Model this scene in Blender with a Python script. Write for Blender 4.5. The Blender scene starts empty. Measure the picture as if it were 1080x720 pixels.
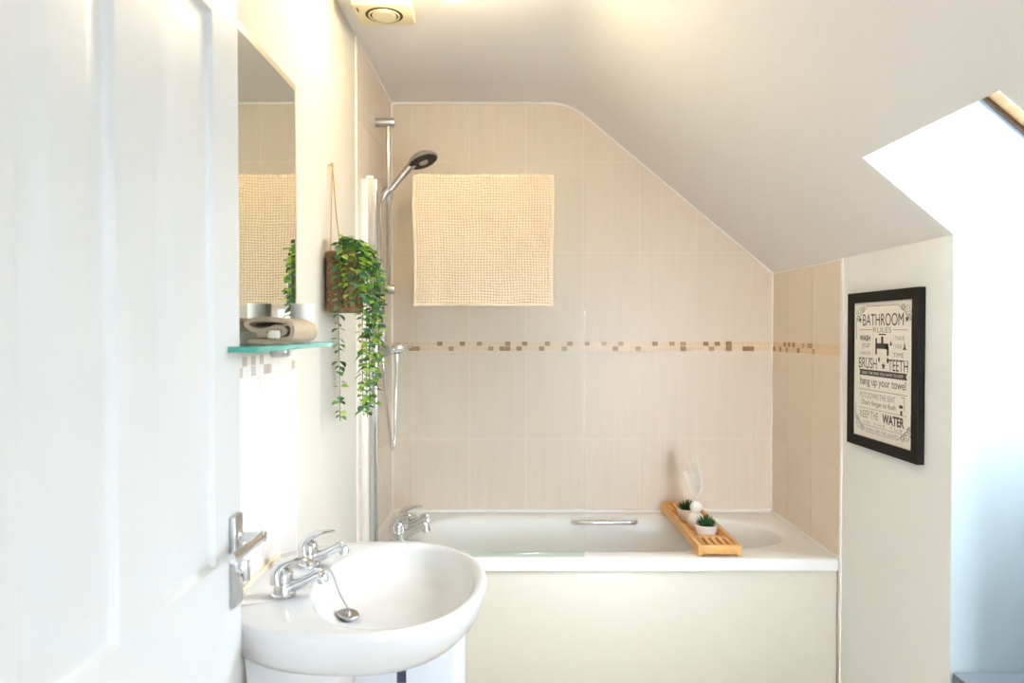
import bpy, bmesh, math, random
from mathutils import Vector, Matrix, noise

random.seed(7)
SC = bpy.context.scene
COL = SC.collection
PI = math.pi

# ------------------------------------------------------------------ camera, sky, exposure
cam_d = bpy.data.cameras.new('camera')
cam = bpy.data.objects.new('camera', cam_d)
COL.objects.link(cam)
cam.location = (0, 0, 1.37)
cam.rotation_euler = (math.radians(90 - 0.95), 0, 0)
cam_d.sensor_width = 36
cam_d.lens = 26.1
cam_d.clip_start = 0.02
cam_d.dof.use_dof = True
cam_d.dof.focus_distance = 2.5
cam_d.dof.aperture_fstop = 5.0
SC.camera = cam

SKY = 18.5
LAMP = 28.0
GROUND, HORIZON = 0.40, 1.0
SKY_COL = (0.80, 0.90, 1.0)
SC.view_settings.view_transform = 'Standard'
SC.view_settings.look = 'None'
SC.view_settings.gamma = 1.0
SC.view_settings.use_curve_mapping = False
SC.view_settings.exposure = 1.74
SC.cycles.max_bounces = 14
SC.cycles.diffuse_bounces = 8
SC.cycles.transparent_max_bounces = 16
SC.cycles.caustics_reflective = False
SC.cycles.caustics_refractive = False
SC.cycles.sample_clamp_indirect = 8.0

world = bpy.data.worlds.new('sky')
SC.world = world
world.use_nodes = True
wt = world.node_tree
bg = wt.nodes['Background']
wtc = wt.nodes.new('ShaderNodeTexCoord')
wsep = wt.nodes.new('ShaderNodeSeparateXYZ')
wmap = wt.nodes.new('ShaderNodeMapRange')
wmap.inputs[1].default_value = -1; wmap.inputs[2].default_value = 1
wr = wt.nodes.new('ShaderNodeValToRGB')
for _ in range(2): wr.color_ramp.elements.new(0.5)
for e, (p, v) in zip(wr.color_ramp.elements, ((0.40, GROUND), (0.50, HORIZON), (0.62, 1.0), (1.0, 1.0))):
    e.position = p
    e.color = (*[c * v for c in SKY_COL], 1)
wt.links.new(wtc.outputs['Generated'], wsep.inputs[0])
wt.links.new(wsep.outputs['Z'], wmap.inputs[0])
wt.links.new(wmap.outputs[0], wr.inputs[0])
wt.links.new(wr.outputs[0], bg.inputs[0])
bg.inputs[1].default_value = SKY

# ------------------------------------------------------------------ materials
def nt(name):
    m = bpy.data.materials.new(name)
    m.use_nodes = True
    t = m.node_tree
    return m, t, t.nodes['Principled BSDF']

def mat(name, col, rough=0.5, metal=0.0, noise_amt=0.0, noise_scale=20.0, bump=0.0, bump_scale=60.0, spec=0.5, trans=0.0, coat=0.0, emit=None, es=0):
    m, t, b = nt(name)
    b.inputs['Base Color'].default_value = (*col, 1)
    b.inputs['Roughness'].default_value = rough
    b.inputs['Metallic'].default_value = metal
    b.inputs['Specular IOR Level'].default_value = spec
    if coat: b.inputs['Coat Weight'].default_value = coat
    if emit:
        b.inputs['Emission Color'].default_value = (*emit, 1)
        b.inputs['Emission Strength'].default_value = es
    if noise_amt or bump:
        tc = t.nodes.new('ShaderNodeTexCoord')
    if noise_amt:
        n = t.nodes.new('ShaderNodeTexNoise')
        n.inputs['Scale'].default_value = noise_scale
        n.inputs['Detail'].default_value = 4
        t.links.new(tc.outputs['Object'], n.inputs['Vector'])
        mx = t.nodes.new('ShaderNodeMix'); mx.data_type = 'RGBA'
        mx.inputs[6].default_value = (*[c * (1 - noise_amt) for c in col], 1)
        mx.inputs[7].default_value = (*[min(1, c * (1 + noise_amt)) for c in col], 1)
        t.links.new(n.outputs['Fac'], mx.inputs[0])
        t.links.new(mx.outputs[2], b.inputs['Base Color'])
    if bump:
        n2 = t.nodes.new('ShaderNodeTexNoise')
        n2.inputs['Scale'].default_value = bump_scale
        n2.inputs['Detail'].default_value = 3
        t.links.new(tc.outputs['Object'], n2.inputs['Vector'])
        bp = t.nodes.new('ShaderNodeBump')
        bp.inputs['Strength'].default_value = bump
        bp.inputs['Distance'].default_value = 0.002
        t.links.new(n2.outputs['Fac'], bp.inputs['Height'])
        t.links.new(bp.outputs[0], b.inputs['Normal'])
    return m

def streak_mat(name, c0, c1, scale, rough):
    """glazed tile / wood: two tones in fine streaks"""
    m, t, b = nt(name)
    tc = t.nodes.new('ShaderNodeTexCoord')
    mp = t.nodes.new('ShaderNodeMapping')
    mp.inputs['Scale'].default_value = scale
    n = t.nodes.new('ShaderNodeTexNoise')
    n.inputs['Scale'].default_value = 1.0
    n.inputs['Detail'].default_value = 5
    n.inputs['Roughness'].default_value = 0.6
    r = t.nodes.new('ShaderNodeValToRGB')
    r.color_ramp.elements[0].position = 0.3
    r.color_ramp.elements[0].color = (*c0, 1)
    r.color_ramp.elements[1].position = 0.7
    r.color_ramp.elements[1].color = (*c1, 1)
    t.links.new(tc.outputs['Object'], mp.inputs[0])
    t.links.new(mp.outputs[0], n.inputs['Vector'])
    t.links.new(n.outputs['Fac'], r.inputs[0])
    t.links.new(r.outputs[0], b.inputs['Base Color'])
    b.inputs['Roughness'].default_value = rough
    return m

def pane_mat(name, tint, refl=0.05):
    m = bpy.data.materials.new(name); m.use_nodes = True
    t = m.node_tree; t.nodes.clear()
    out = t.nodes.new('ShaderNodeOutputMaterial')
    tr = t.nodes.new('ShaderNodeBsdfTransparent'); tr.inputs[0].default_value = (*tint, 1)
    gl = t.nodes.new('ShaderNodeBsdfGlossy'); gl.inputs['Roughness'].default_value = 0.0
    lw = t.nodes.new('ShaderNodeLayerWeight'); lw.inputs[0].default_value = 0.5
    pw = t.nodes.new('ShaderNodeMath'); pw.operation = 'POWER'; pw.inputs[1].default_value = 4
    ad = t.nodes.new('ShaderNodeMath'); ad.operation = 'MULTIPLY_ADD'; ad.inputs[1].default_value = 0.8; ad.inputs[2].default_value = refl
    mx = t.nodes.new('ShaderNodeMixShader')
    t.links.new(lw.outputs['Facing'], pw.inputs[0]); t.links.new(pw.outputs[0], ad.inputs[0])
    t.links.new(ad.outputs[0], mx.inputs[0]); t.links.new(tr.outputs[0], mx.inputs[1]); t.links.new(gl.outputs[0], mx.inputs[2])
    t.links.new(mx.outputs[0], out.inputs[0])
    return m

def leaf_mat(name, col):
    m, t, b = nt(name)
    b.inputs['Base Color'].default_value = (*col, 1)
    b.inputs['Roughness'].default_value = 0.5
    out = t.nodes['Material Output']
    tl = t.nodes.new('ShaderNodeBsdfTranslucent'); tl.inputs[0].default_value = (*col, 1)
    mx = t.nodes.new('ShaderNodeMixShader'); mx.inputs[0].default_value = 0.3
    t.links.new(b.outputs[0], mx.inputs[1]); t.links.new(tl.outputs[0], mx.inputs[2])
    t.links.new(mx.outputs[0], out.inputs[0])
    return m

def plank_mat(name):
    m, t, b = nt(name)
    tc = t.nodes.new('ShaderNodeTexCoord')
    mp = t.nodes.new('ShaderNodeMapping'); mp.inputs['Rotation'].default_value = (0, 0, PI / 2)
    br = t.nodes.new('ShaderNodeTexBrick')
    br.inputs['Color1'].default_value = (0.42, 0.34, 0.26, 1)
    br.inputs['Color2'].default_value = (0.50, 0.41, 0.32, 1)
    br.inputs['Mortar'].default_value = (0.2, 0.16, 0.12, 1)
    br.inputs['Scale'].default_value = 1
    br.inputs['Mortar Size'].default_value = 0.002
    br.inputs['Brick Width'].default_value = 1.2
    br.inputs['Row Height'].default_value = 0.14
    t.links.new(tc.outputs['Object'], mp.inputs[0]); t.links.new(mp.outputs[0], br.inputs['Vector'])
    t.links.new(br.outputs['Color'], b.inputs['Base Color'])
    b.inputs['Roughness'].default_value = 0.45
    return m

M = {}
M['ceil'] = mat('ceiling paint', (0.80, 0.795, 0.80), 0.85, noise_amt=0.01, noise_scale=3)
M['wall'] = mat('wall paint', (0.645, 0.615, 0.545), 0.8, noise_amt=0.012, noise_scale=4)
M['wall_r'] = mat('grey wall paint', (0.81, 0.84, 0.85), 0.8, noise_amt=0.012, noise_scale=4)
M['alcove'] = mat('wall paint with cool shade', (0.40, 0.455, 0.475), 0.8, noise_amt=0.01, noise_scale=4)  # white recess walls; bluish sky shade is put into the colour
M['tile'] = streak_mat('beige tile', (0.73, 0.63, 0.53), (0.765, 0.665, 0.565), (75, 75, 3.0), 0.38)
M['tilelit'] = streak_mat('beige tile lightened for bright light', (0.72, 0.68, 0.65), (0.78, 0.75, 0.73), (75, 75, 3.0), 0.3)  # pale copy of the beige tile, strong light on the splashback in its colour
M['moslit'] = mat('brown mosaic lightened for bright light', (0.50, 0.41, 0.35), 0.3, noise_amt=0.08, noise_scale=40)  # brown mosaic paled the same way, bright light in its colour
M['grout'] = mat('grout', (0.83, 0.745, 0.645), 0.8, noise_amt=0.04, noise_scale=60)
M['mos0'] = mat('cream mosaic', (0.77, 0.605, 0.42), 0.3, noise_amt=0.06, noise_scale=40)
M['mos1'] = mat('brown mosaic', (0.36, 0.20, 0.085), 0.3, noise_amt=0.12, noise_scale=40)
M['mos2'] = mat('ochre mosaic', (0.47, 0.29, 0.14), 0.3, noise_amt=0.12, noise_scale=40)
M['seal'] = mat('white sealant', (0.86, 0.84, 0.81), 0.5, noise_amt=0.02, noise_scale=30)
M['floor'] = plank_mat('floor planks')
M['ceramic'] = mat('white ceramic', (0.62, 0.625, 0.63), 0.12, coat=0.4, noise_amt=0.004, noise_scale=5)
M['acrylic'] = mat('white acrylic', (0.85, 0.855, 0.86), 0.3, noise_amt=0.004, noise_scale=5)
M['panel'] = mat('cream panel', (0.68, 0.65, 0.56), 0.35, noise_amt=0.008, noise_scale=3)
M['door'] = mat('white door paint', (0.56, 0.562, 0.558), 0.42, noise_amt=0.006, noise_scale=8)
M['chrome'] = mat('chrome', (0.74, 0.75, 0.77), 0.09, 1.0, noise_amt=0.02, noise_scale=12)
M['satin'] = mat('satin chrome', (0.55, 0.55, 0.55), 0.28, 1.0, noise_amt=0.03, noise_scale=25)
M['darkplastic'] = mat('dark grey plastic', (0.05, 0.046, 0.043), 0.5, noise_amt=0.1, noise_scale=60)
M['glass'] = pane_mat('screen glass', (0.988, 0.996, 0.990), 0.028)
M['win'] = pane_mat('window glass', (0.98, 0.985, 0.99), 0.04)
M['shelfglass'] = pane_mat('shelf glass', (0.90, 0.965, 0.94), 0.05)
M['glassedge'] = mat('green glass edge', (0.05, 0.30, 0.24), 0.15, noise_amt=0.15, noise_scale=18)
M['mirror'] = mat('mirror silver', (0.80, 0.83, 0.78), 0.01, 1.0, noise_amt=0.004, noise_scale=3)
M['mirroredge'] = mat('mirror edge', (0.40, 0.34, 0.25), 0.4, 0.0, noise_amt=0.05, noise_scale=30)
M['mat'] = mat('chenille', (0.67, 0.55, 0.415), 0.95, noise_amt=0.05, noise_scale=90, bump=0.5, bump_scale=400)
M['towel'] = mat('beige towelling', (0.47, 0.375, 0.265), 0.97, noise_amt=0.08, noise_scale=120, bump=0.9, bump_scale=500)
M['tag'] = mat('towel tag', (0.8, 0.75, 0.66), 0.8, noise_amt=0.03, noise_scale=80)
M['pine'] = streak_mat('pine frame', (0.45, 0.26, 0.115), (0.56, 0.34, 0.16), (40, 3, 40), 0.4)
M['darkwood'] = mat('dark wood bead', (0.055, 0.022, 0.008), 0.6, noise_amt=0.2, noise_scale=30)
M['bamboo'] = streak_mat('bamboo', (0.66, 0.33, 0.095), (0.80, 0.46, 0.155), (60, 4, 60), 0.4)
M['rattan'] = mat('woven seagrass', (0.235, 0.125, 0.055), 0.8, noise_amt=0.55, noise_scale=90)
M['cord'] = mat('jute cord', (0.50, 0.30, 0.11), 0.9, noise_amt=0.2, noise_scale=200)
M['leafa'] = leaf_mat('leaf mid green', (0.12, 0.31, 0.045))
M['leafb'] = leaf_mat('leaf lime', (0.32, 0.50, 0.06))
M['leafc'] = leaf_mat('leaf blue green', (0.10, 0.25, 0.15))
M['leafd'] = leaf_mat('leaf dark', (0.025, 0.10, 0.035))
M['stem'] = mat('stem', (0.13, 0.11, 0.045), 0.7, noise_amt=0.2, noise_scale=80)
M['succ'] = mat('succulent', (0.03, 0.105, 0.03), 0.5, noise_amt=0.4, noise_scale=120)
M['tumbler'] = mat('white tumbler', (0.80, 0.77, 0.70), 0.35, noise_amt=0.01, noise_scale=20)
M['soil'] = mat('soil', (0.05, 0.035, 0.025), 0.95, noise_amt=0.4, noise_scale=150)
M['pot'] = mat('white pot', (0.88, 0.875, 0.86), 0.35, noise_amt=0.01, noise_scale=20)
M['plume'] = mat('pampas', (0.92, 0.89, 0.82), 0.95, noise_amt=0.06, noise_scale=60)
M['black'] = mat('black frame', (0.010, 0.008, 0.007), 0.6, spec=0.2, noise_amt=0.2, noise_scale=40)
M['paper'] = mat('print paper', (0.86, 0.83, 0.785), 0.7, noise_amt=0.015, noise_scale=30)
M['ink'] = mat('ink', (0.075, 0.07, 0.065), 0.8, noise_amt=0.05, noise_scale=50)
M['inkgrey'] = mat('grey ink', (0.30, 0.285, 0.27), 0.8, noise_amt=0.05, noise_scale=50)
M['fan'] = mat('aged cream plastic', (0.78, 0.70, 0.48), 0.5, noise_amt=0.03, noise_scale=20)
M['fandark'] = mat('fan shadow gap', (0.10, 0.055, 0.02), 0.8, noise_amt=0.1, noise_scale=20)
M['bin'] = mat('white bin', (0.60, 0.625, 0.67), 0.4, noise_amt=0.006, noise_scale=10)
M['bindark'] = mat('navy slot', (0.02, 0.025, 0.06), 0.5, noise_amt=0.1, noise_scale=20)
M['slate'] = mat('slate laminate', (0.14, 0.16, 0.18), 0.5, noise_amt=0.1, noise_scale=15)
M['stain'] = mat('old sealant', (0.78, 0.66, 0.48), 0.6, noise_amt=0.1, noise_scale=40)
M['lampglass'] = mat('lit opal glass', (0.9, 0.85, 0.7), 0.3, emit=(1.0, 0.82, 0.52), es=LAMP, noise_amt=0.01, noise_scale=10)

# ------------------------------------------------------------------ builders
WLOC = {}

class MB:
    def __init__(s):
        s.bm = bmesh.new()
    def face(s, pts, mi=0):
        try:
            f = s.bm.faces.new([s.bm.verts.new(p) for p in pts]); f.material_index = mi; return f
        except ValueError:
            return None
    def box(s, lo, hi, bev=0.0, mi=0, seg=2, M4=None):
        r = bmesh.ops.create_cube(s.bm, size=1)
        vs = r['verts']
        for v in vs:
            v.co = Vector([lo[i] + (v.co[i] + 0.5) * (hi[i] - lo[i]) for i in range(3)])
        fs = {f for v in vs for f in v.link_faces}
        for f in fs: f.material_index = mi
        if bev:
            es = list({e for v in vs for e in v.link_edges})
            rr = bmesh.ops.bevel(s.bm, geom=es, offset=bev, segments=seg, profile=0.5, affect='EDGES')
            for f in rr['faces']: f.material_index = mi
            vs = list({v for f in rr['faces'] for v in f.verts} | {v for v in vs if v.is_valid})
        if M4 is not None:
            for v in vs: v.co = M4 @ v.co
        return s
    def loft(s, rings, mi=0, cap0=True, cap1=True, closed=True, loop=False):
        R = [[s.bm.verts.new(p) for p in r] for r in rings]
        n = len(R[0])
        m = n if closed else n - 1
        pairs = list(zip(R[:-1], R[1:]))
        if loop: pairs.append((R[-1], R[0]))
        for a, b in pairs:
            for i in range(m):
                j = (i + 1) % n
                f = s.bm.faces.new((a[i], a[j], b[j], b[i])); f.material_index = mi
        if not loop:
            if cap0:
                f = s.bm.faces.new(R[0][::-1]); f.material_index = mi
            if cap1:
                f = s.bm.faces.new(R[-1]); f.material_index = mi
        return s
    def sweep(s, path, rad, n=12, up=(0, 0, 1), mi=0, loop=False, caps=True):
        path = [Vector(p) for p in path]
        k = len(path)
        if not isinstance(rad, (list, tuple)): rad = [rad] * k
        rad = [(r, r) if not isinstance(r, (list, tuple)) else r for r in rad]
        rings = []
        prev = Vector(up)
        for i, p in enumerate(path):
            if loop: t = path[(i + 1) % k] - path[i - 1]
            else: t = path[min(i + 1, k - 1)] - path[max(i - 1, 0)]
            t.normalize()
            b = prev - t * prev.dot(t)
            if b.length < 1e-4:
                b = t.orthogonal()
            b.normalize()
            prev = b
            a = t.cross(b)
            rings.append([p + a * (rad[i][0] * math.cos(2 * PI * q / n)) + b * (rad[i][1] * math.sin(2 * PI * q / n)) for q in range(n)])
        return s.loft(rings, mi, caps, caps, loop=loop)
    def lathe(s, prof, n=32, M4=Matrix(), mi=0, cap0=True, cap1=True):
        rings = []
        for r, z in prof:
            r = max(r, 1e-4)
            rings.append([M4 @ Vector((r * math.cos(2 * PI * q / n), r * math.sin(2 * PI * q / n), z)) for q in range(n)])
        return s.loft(rings, mi, cap0, cap1)
    def prism(s, pts, vec, mi=0):
        vec = Vector(vec)
        return s.loft([[Vector(p) for p in pts], [Vector(p) + vec for p in pts]], mi)
    def build(s, name, mats, parent=None, smooth=35, origin=None, kind=None, label=None):
        bm = s.bm
        bmesh.ops.recalc_face_normals(bm, faces=bm.faces)
        if not isinstance(mats, (list, tuple)): mats = [mats]
        if parent is not None: org = WLOC[parent.name]
        elif origin is not None: org = Vector(origin)
        elif kind == 'structure': org = Vector((0, 0, 0))
        else:
            xs = [v.co for v in bm.verts]
            org = Vector((sum(c.x for c in xs) / len(xs), sum(c.y for c in xs) / len(xs), min(c.z for c in xs)))
        for v in bm.verts: v.co -= org
        me = bpy.data.meshes.new(name)
        bm.to_mesh(me); bm.free()
        for m in mats: me.materials.append(m)
        if smooth:
            for p in me.polygons: p.use_smooth = True
            me.set_sharp_from_angle(angle=math.radians(smooth))
        o = bpy.data.objects.new(name, me)
        COL.objects.link(o)
        if parent is not None: o.parent = parent
        else: o.location = org
        WLOC[o.name] = org
        if kind: o['kind'] = kind
        if label: o['label'] = label
        return o

def tag(o, label, cat, group=None):
    o['label'] = label; o['category'] = cat
    if group: o['group'] = group
    return o

def thing(name, loc, label, cat, group=None):
    o = bpy.data.objects.new(name, None)
    o.empty_display_size = 0.05
    COL.objects.link(o)
    o.location = loc
    WLOC[o.name] = Vector(loc)
    return tag(o, label, cat, group)

def dup(o, loc=None, label=None, parent=None):
    c = o.copy(); COL.objects.link(c)
    if parent is not None: c.parent = parent
    for ch in list(o.children): dup(ch, parent=c)
    if loc is not None: c.location = loc
    if label: c['label'] = label
    return c

def frame(o, z, x=None):
    """matrix at o whose local Z looks along z"""
    z = Vector(z).normalized()
    x = Vector(x) if x else (Vector((1, 0, 0)) if abs(z.x) < 0.9 else Vector((0, 1, 0)))
    x = (x - z * x.dot(z)).normalized()
    y = z.cross(x)
    m = Matrix((x, y, z)).transposed().to_4x4()
    m.translation = Vector(o)
    return m

def bez(pts, n=24):
    """Catmull-Rom through pts"""
    P = [Vector(p) for p in pts]
    P = [P[0] * 2 - P[1]] + P + [P[-1] * 2 - P[-2]]
    out = []
    segs = len(P) - 3
    per = max(1, n // segs)
    for i in range(segs):
        a, b, c, d = P[i:i + 4]
        for q in range(per):
            t = q / per
            out.append(0.5 * ((2 * b) + (c - a) * t + (2 * a - 5 * b + 4 * c - d) * t * t + (3 * b - a - 3 * c + d) * t ** 3))
    out.append(P[-2].copy())
    return out

# ------------------------------------------------------------------ the room
XL, XR, XE = -0.54, 1.17, 1.75          # left wall, boxed right wall, eaves wall
YB, YF, YS = 3.33, -1.30, 1.97          # back wall, rear wall, face of the box beside the window
ZC = 2.38
KX = 0.255
SA = math.radians(39.7)
SD = Vector((math.cos(SA), 0, -math.sin(SA)))
SN = Vector((math.sin(SA), 0, math.cos(SA)))     # outward normal of the roof
def zs(x): return ZC - (x - KX) * math.tan(SA)

arc = []
TL = 0.09
for i in range(9):
    t = i / 8
    p0, p1, p2 = Vector((KX - TL, ZC)), Vector((KX, ZC)), Vector((KX + TL * math.cos(SA), ZC - TL * math.sin(SA)))
    arc.append(((1 - t) ** 2 * p0 + 2 * t * (1 - t) * p1 + t * t * p2))
XA = arc[-1].x

YN = 1.42                                # near side of the window recess
WINS = [(YN, YS, 0.926, 1.54)]

def build_ceiling():
    b = MB()
    prof = [Vector((XL, ZC))] + arc
    for a, c in zip(prof[:-1], prof[1:]):
        b.face([(a.x, YF, a.y), (c.x, YF, c.y), (c.x, YB, c.y), (a.x, YB, a.y)])
    xs = sorted({XA, XR, XE} | {w[2] for w in WINS} | {w[3] for w in WINS})
    ys = sorted({YF, YN, YS, YB} | {w[0] for w in WINS} | {w[1] for w in WINS})
    for x0, x1 in zip(xs[:-1], xs[1:]):
        for y0, y1 in zip(ys[:-1], ys[1:]):
            xm, ym = (x0 + x1) / 2, (y0 + y1) / 2
            if xm > XR and not (YN < ym < YS): continue
            if any(w[0] < ym < w[1] and w[2] < xm < w[3] for w in WINS): continue
            b.face([(x0, y0, zs(x0)), (x1, y0, zs(x1)), (x1, y1, zs(x1)), (x0, y1, zs(x0))])
    bmesh.ops.remove_doubles(b.bm, verts=b.bm.verts, dist=1e-5)
    return b.build('ceiling', M['ceil'], kind='structure', smooth=20)
build_ceiling()

b = MB(); b.box((XL - 0.05, YF - 0.05, -0.06), (XE + 0.05, YB + 0.05, 0))
b.build('floor', M['floor'], kind='structure', smooth=0)

def clip(poly, region):
    out = poly
    n = len(region)
    for i in range(n):
        a, c = Vector(region[i]), Vector(region[(i + 1) % n])
        e = c - a
        inp, out = out, []
        for k in range(len(inp)):
            p, q = Vector(inp[k]), Vector(inp[(k + 1) % len(inp)])
            sp = e.x * (p - a).y - e.y * (p - a).x
            sq = e.x * (q - a).y - e.y * (q - a).x
            if sp >= 0: out.append(p)
            if (sp >= 0) != (sq >= 0):
                out.append(p + (q - p) * (sp / (sp - sq)))
        if len(out) < 3: return []
    return out

ROWS = [0.0, 0.084, 0.480, 0.876, 1.272]
ROWS2 = [1.315, 1.711, 2.115, 2.52]
def tile_wall(b, ulines, region, f, normal, marks=None, rows=None, u0=0, u1=1, umos=0.0254, mis=(2, 3, 4, 5)):
    """tiles of real thickness on a grout bed; region counter-clockwise in (u, v)"""
    g = 0.0014
    N = Vector(normal)
    b.face([f(*p) for p in region], 1)
    def slab(u_0, u_1, v_0, v_1, mi, th, g=g):
        p = clip([(u_0 + g, v_0 + g), (u_1 - g, v_0 + g), (u_1 - g, v_1 - g), (u_0 + g, v_1 - g)], region)
        if len(p) < 3: return
        base = [f(q[0], q[1]) for q in p]
        top = [q + N * th for q in base]
        b.face(top, mi)
        for i in range(len(p)):
            j = (i + 1) % len(p)
            b.face([base[i], base[j], top[j], top[i]], mi)
    for rr in (rows or (ROWS, ROWS2)):
        for v_0, v_1 in zip(rr[:-1], rr[1:]):
            for u_0, u_1 in zip(ulines[:-1], ulines[1:]):
                slab(u_0, u_1, v_0, v_1, mis[0], 0.0016)
    rnd = random.Random(11)
    for row, (v_0, v_1) in enumerate(((1.2945, 1.315), (1.272, 1.2935))):
        u = u0
        while u < u1:
            um = u + umos / 2
            mi = mis[1]
            if marks is not None and um < marks[2]:
                if any(abs(q - um) < umos * 0.5 for q in marks[row]): mi = mis[2] if rnd.random() < 0.6 else mis[3]
            elif rnd.random() < 0.16: mi = mis[2] if rnd.random() < 0.5 else mis[3]
            slab(u, u + umos, v_0, v_1, mi, 0.0018, 0.0006)
            u += umos

WM = [M['wall'], M['grout'], M['tile'], M['mos0'], M['mos1'], M['mos2']]
px = lambda v: (v - 540) / 235.0
top_marks = [px(v) for v in (461.7, 490, 506.6, 536, 552, 576, 602, 618, 635, 655, 690)]
bot_marks = [px(v) for v in (432, 442, 473, 517, 531, 536, 549, 572, 598, 648, 671)]
reg = [(XL, 0), (XR, 0), (XR, zs(XR))] + [(p.x, p.y) for p in arc[::-1]] + [(XL, ZC)]
ul = [XL] + [-0.443 + 0.2536 * k for k in range(7)] + [XR]
ul = [u for u in ul if u <= XR]
b = MB()
tile_wall(b, ul, reg, lambda u, v: Vector((u, YB, v)), (0, -1, 0), (top_marks, bot_marks, px(700)), u0=XL, u1=XR)
b.build('wall_back', WM, kind='structure', smooth=0)

YT = 2.58                                # where the bath tiling ends on the left wall
b = MB()
fl = lambda u, v: Vector((XL, u, v))
def lq(y0, y1, z0, z1): b.face([fl(y0, z0), fl(y1, z0), fl(y1, z1), fl(y0, z1)], 0)
lq(YF, 1.05, 0, ZC); lq(1.05, 1.84, 1.315, ZC); lq(1.84, YT, 0, ZC)
tile_wall(b, [YT, 2.825, 3.078, YB], [(YT, 0), (YB, 0), (YB, ZC), (YT, ZC)], fl, (1, 0, 0), u0=YT, u1=YB)
tile_wall(b, [1.05, 1.08, 1.333, 1.587, 1.84], [(1.05, 0), (1.84, 0), (1.84, 1.315), (1.05, 1.315)], fl, (1, 0, 0), rows=(ROWS,), u0=1.05, u1=1.84, mis=(6, 6, 7, 7))
b.build('wall_left', WM + [M['tilelit'], M['moslit']], kind='structure', smooth=0)

YTR = 2.635
b = MB()
fr = lambda u, v: Vector((XR, u, v))
b.face([fr(YS, 0), fr(YTR, 0), fr(YTR, zs(XR)), fr(YS, zs(XR))], 0)
b.face([fr(YF, 0), fr(YN, 0), fr(YN, zs(XR)), fr(YF, zs(XR))], 0)
tile_wall(b, [YTR, 2.635, 2.89, 3.143, YB], [(YTR, 0), (YB, 0), (YB, zs(XR)), (YTR, zs(XR))], fr, (-1, 0, 0), u0=YTR, u1=YB)
b.build('wall_right', [M['wall_r']] + WM[1:], kind='structure', smooth=0)

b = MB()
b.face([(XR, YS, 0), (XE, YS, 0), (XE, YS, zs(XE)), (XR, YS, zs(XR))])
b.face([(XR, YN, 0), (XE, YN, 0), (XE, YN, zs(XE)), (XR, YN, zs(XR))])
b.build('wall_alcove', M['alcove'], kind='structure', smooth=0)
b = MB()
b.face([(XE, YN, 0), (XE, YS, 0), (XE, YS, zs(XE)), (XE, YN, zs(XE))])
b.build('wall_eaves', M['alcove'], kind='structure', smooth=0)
RW = (0.60, 1.14, 0.35, 1.61)            # unseen window added in the rear wall to light the room
b = MB()
wx0, wx1, wz0, wz1 = RW
def rq(x0, x1, z0, z1): b.face([(x0, YF, z0), (x1, YF, z0), (x1, YF, z1), (x0, YF, z1)])
rq(XL, wx0, 0, wz1); rq(wx0, wx1, 0, wz0); rq(wx1, XR, 0, zs(XR))
b.face([(wx1, YF, zs(XR)), (XR, YF, zs(XR)), (wx1, YF, zs(wx1))])
b.face([(XL, YF, wz1), (wx1, YF, wz1), (wx1, YF, zs(wx1))] + [(p.x, YF, p.y) for p in arc[::-1]] + [(XL, YF, ZC)])
for p, q in (((wx0, wz0), (wx1, wz0)), ((wx1, wz0), (wx1, wz1)), ((wx1, wz1), (wx0, wz1)), ((wx0, wz1), (wx0, wz0))):
    b.face([(p[0], YF, p[1]), (q[0], YF, q[1]), (q[0], YF - 0.2, q[1]), (p[0], YF - 0.2, p[1])])
b.build('wall_rear', M['wall'], kind='structure', smooth=0)
b = MB()
xm = (wx0 + wx1) / 2
for lo, hi in (((wx0, wz0), (wx1, wz0 + .06)), ((wx0, wz1 - .06), (wx1, wz1)), ((wx0, wz0 + .06), (wx0 + .06, wz1 - .06)), ((wx1 - .06, wz0 + .06), (wx1, wz1 - .06)), ((wx0 + .06, (wz0 + wz1) / 2 - .03), (wx1 - .06, (wz0 + wz1) / 2 + .03))):
    b.box((lo[0], YF - 0.16, lo[1]), (hi[0], YF - 0.10, hi[1]), 0.004)
wf = b.build('window_2', M['seal'], kind='structure')  # frame of the added window, a light source behind the camera
zm = (wz0 + wz1) / 2
for z0, z1 in ((wz0 + .055, zm - .025), (zm + .025, wz1 - .055)):
    b = MB(); b.face([(wx0 + .055, YF - 0.13, z0), (wx1 - .055, YF - 0.13, z0), (wx1 - .055, YF - 0.13, z1), (wx0 + .055, YF - 0.13, z1)])
    b.build('pane', M['win'], wf, smooth=0)
ld = bpy.data.lights.new('sky_portal', 'AREA')
ld.shape = 'RECTANGLE'; ld.size = wx1 - wx0 - .12; ld.size_y = wz1 - wz0 - .12
ld.cycles.is_portal = True
lo = bpy.data.objects.new('sky_portal', ld); COL.objects.link(lo)
lo.location = (xm, YF - 0.17, (wz0 + wz1) / 2); lo.rotation_euler = (PI / 2, 0, PI)

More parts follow.
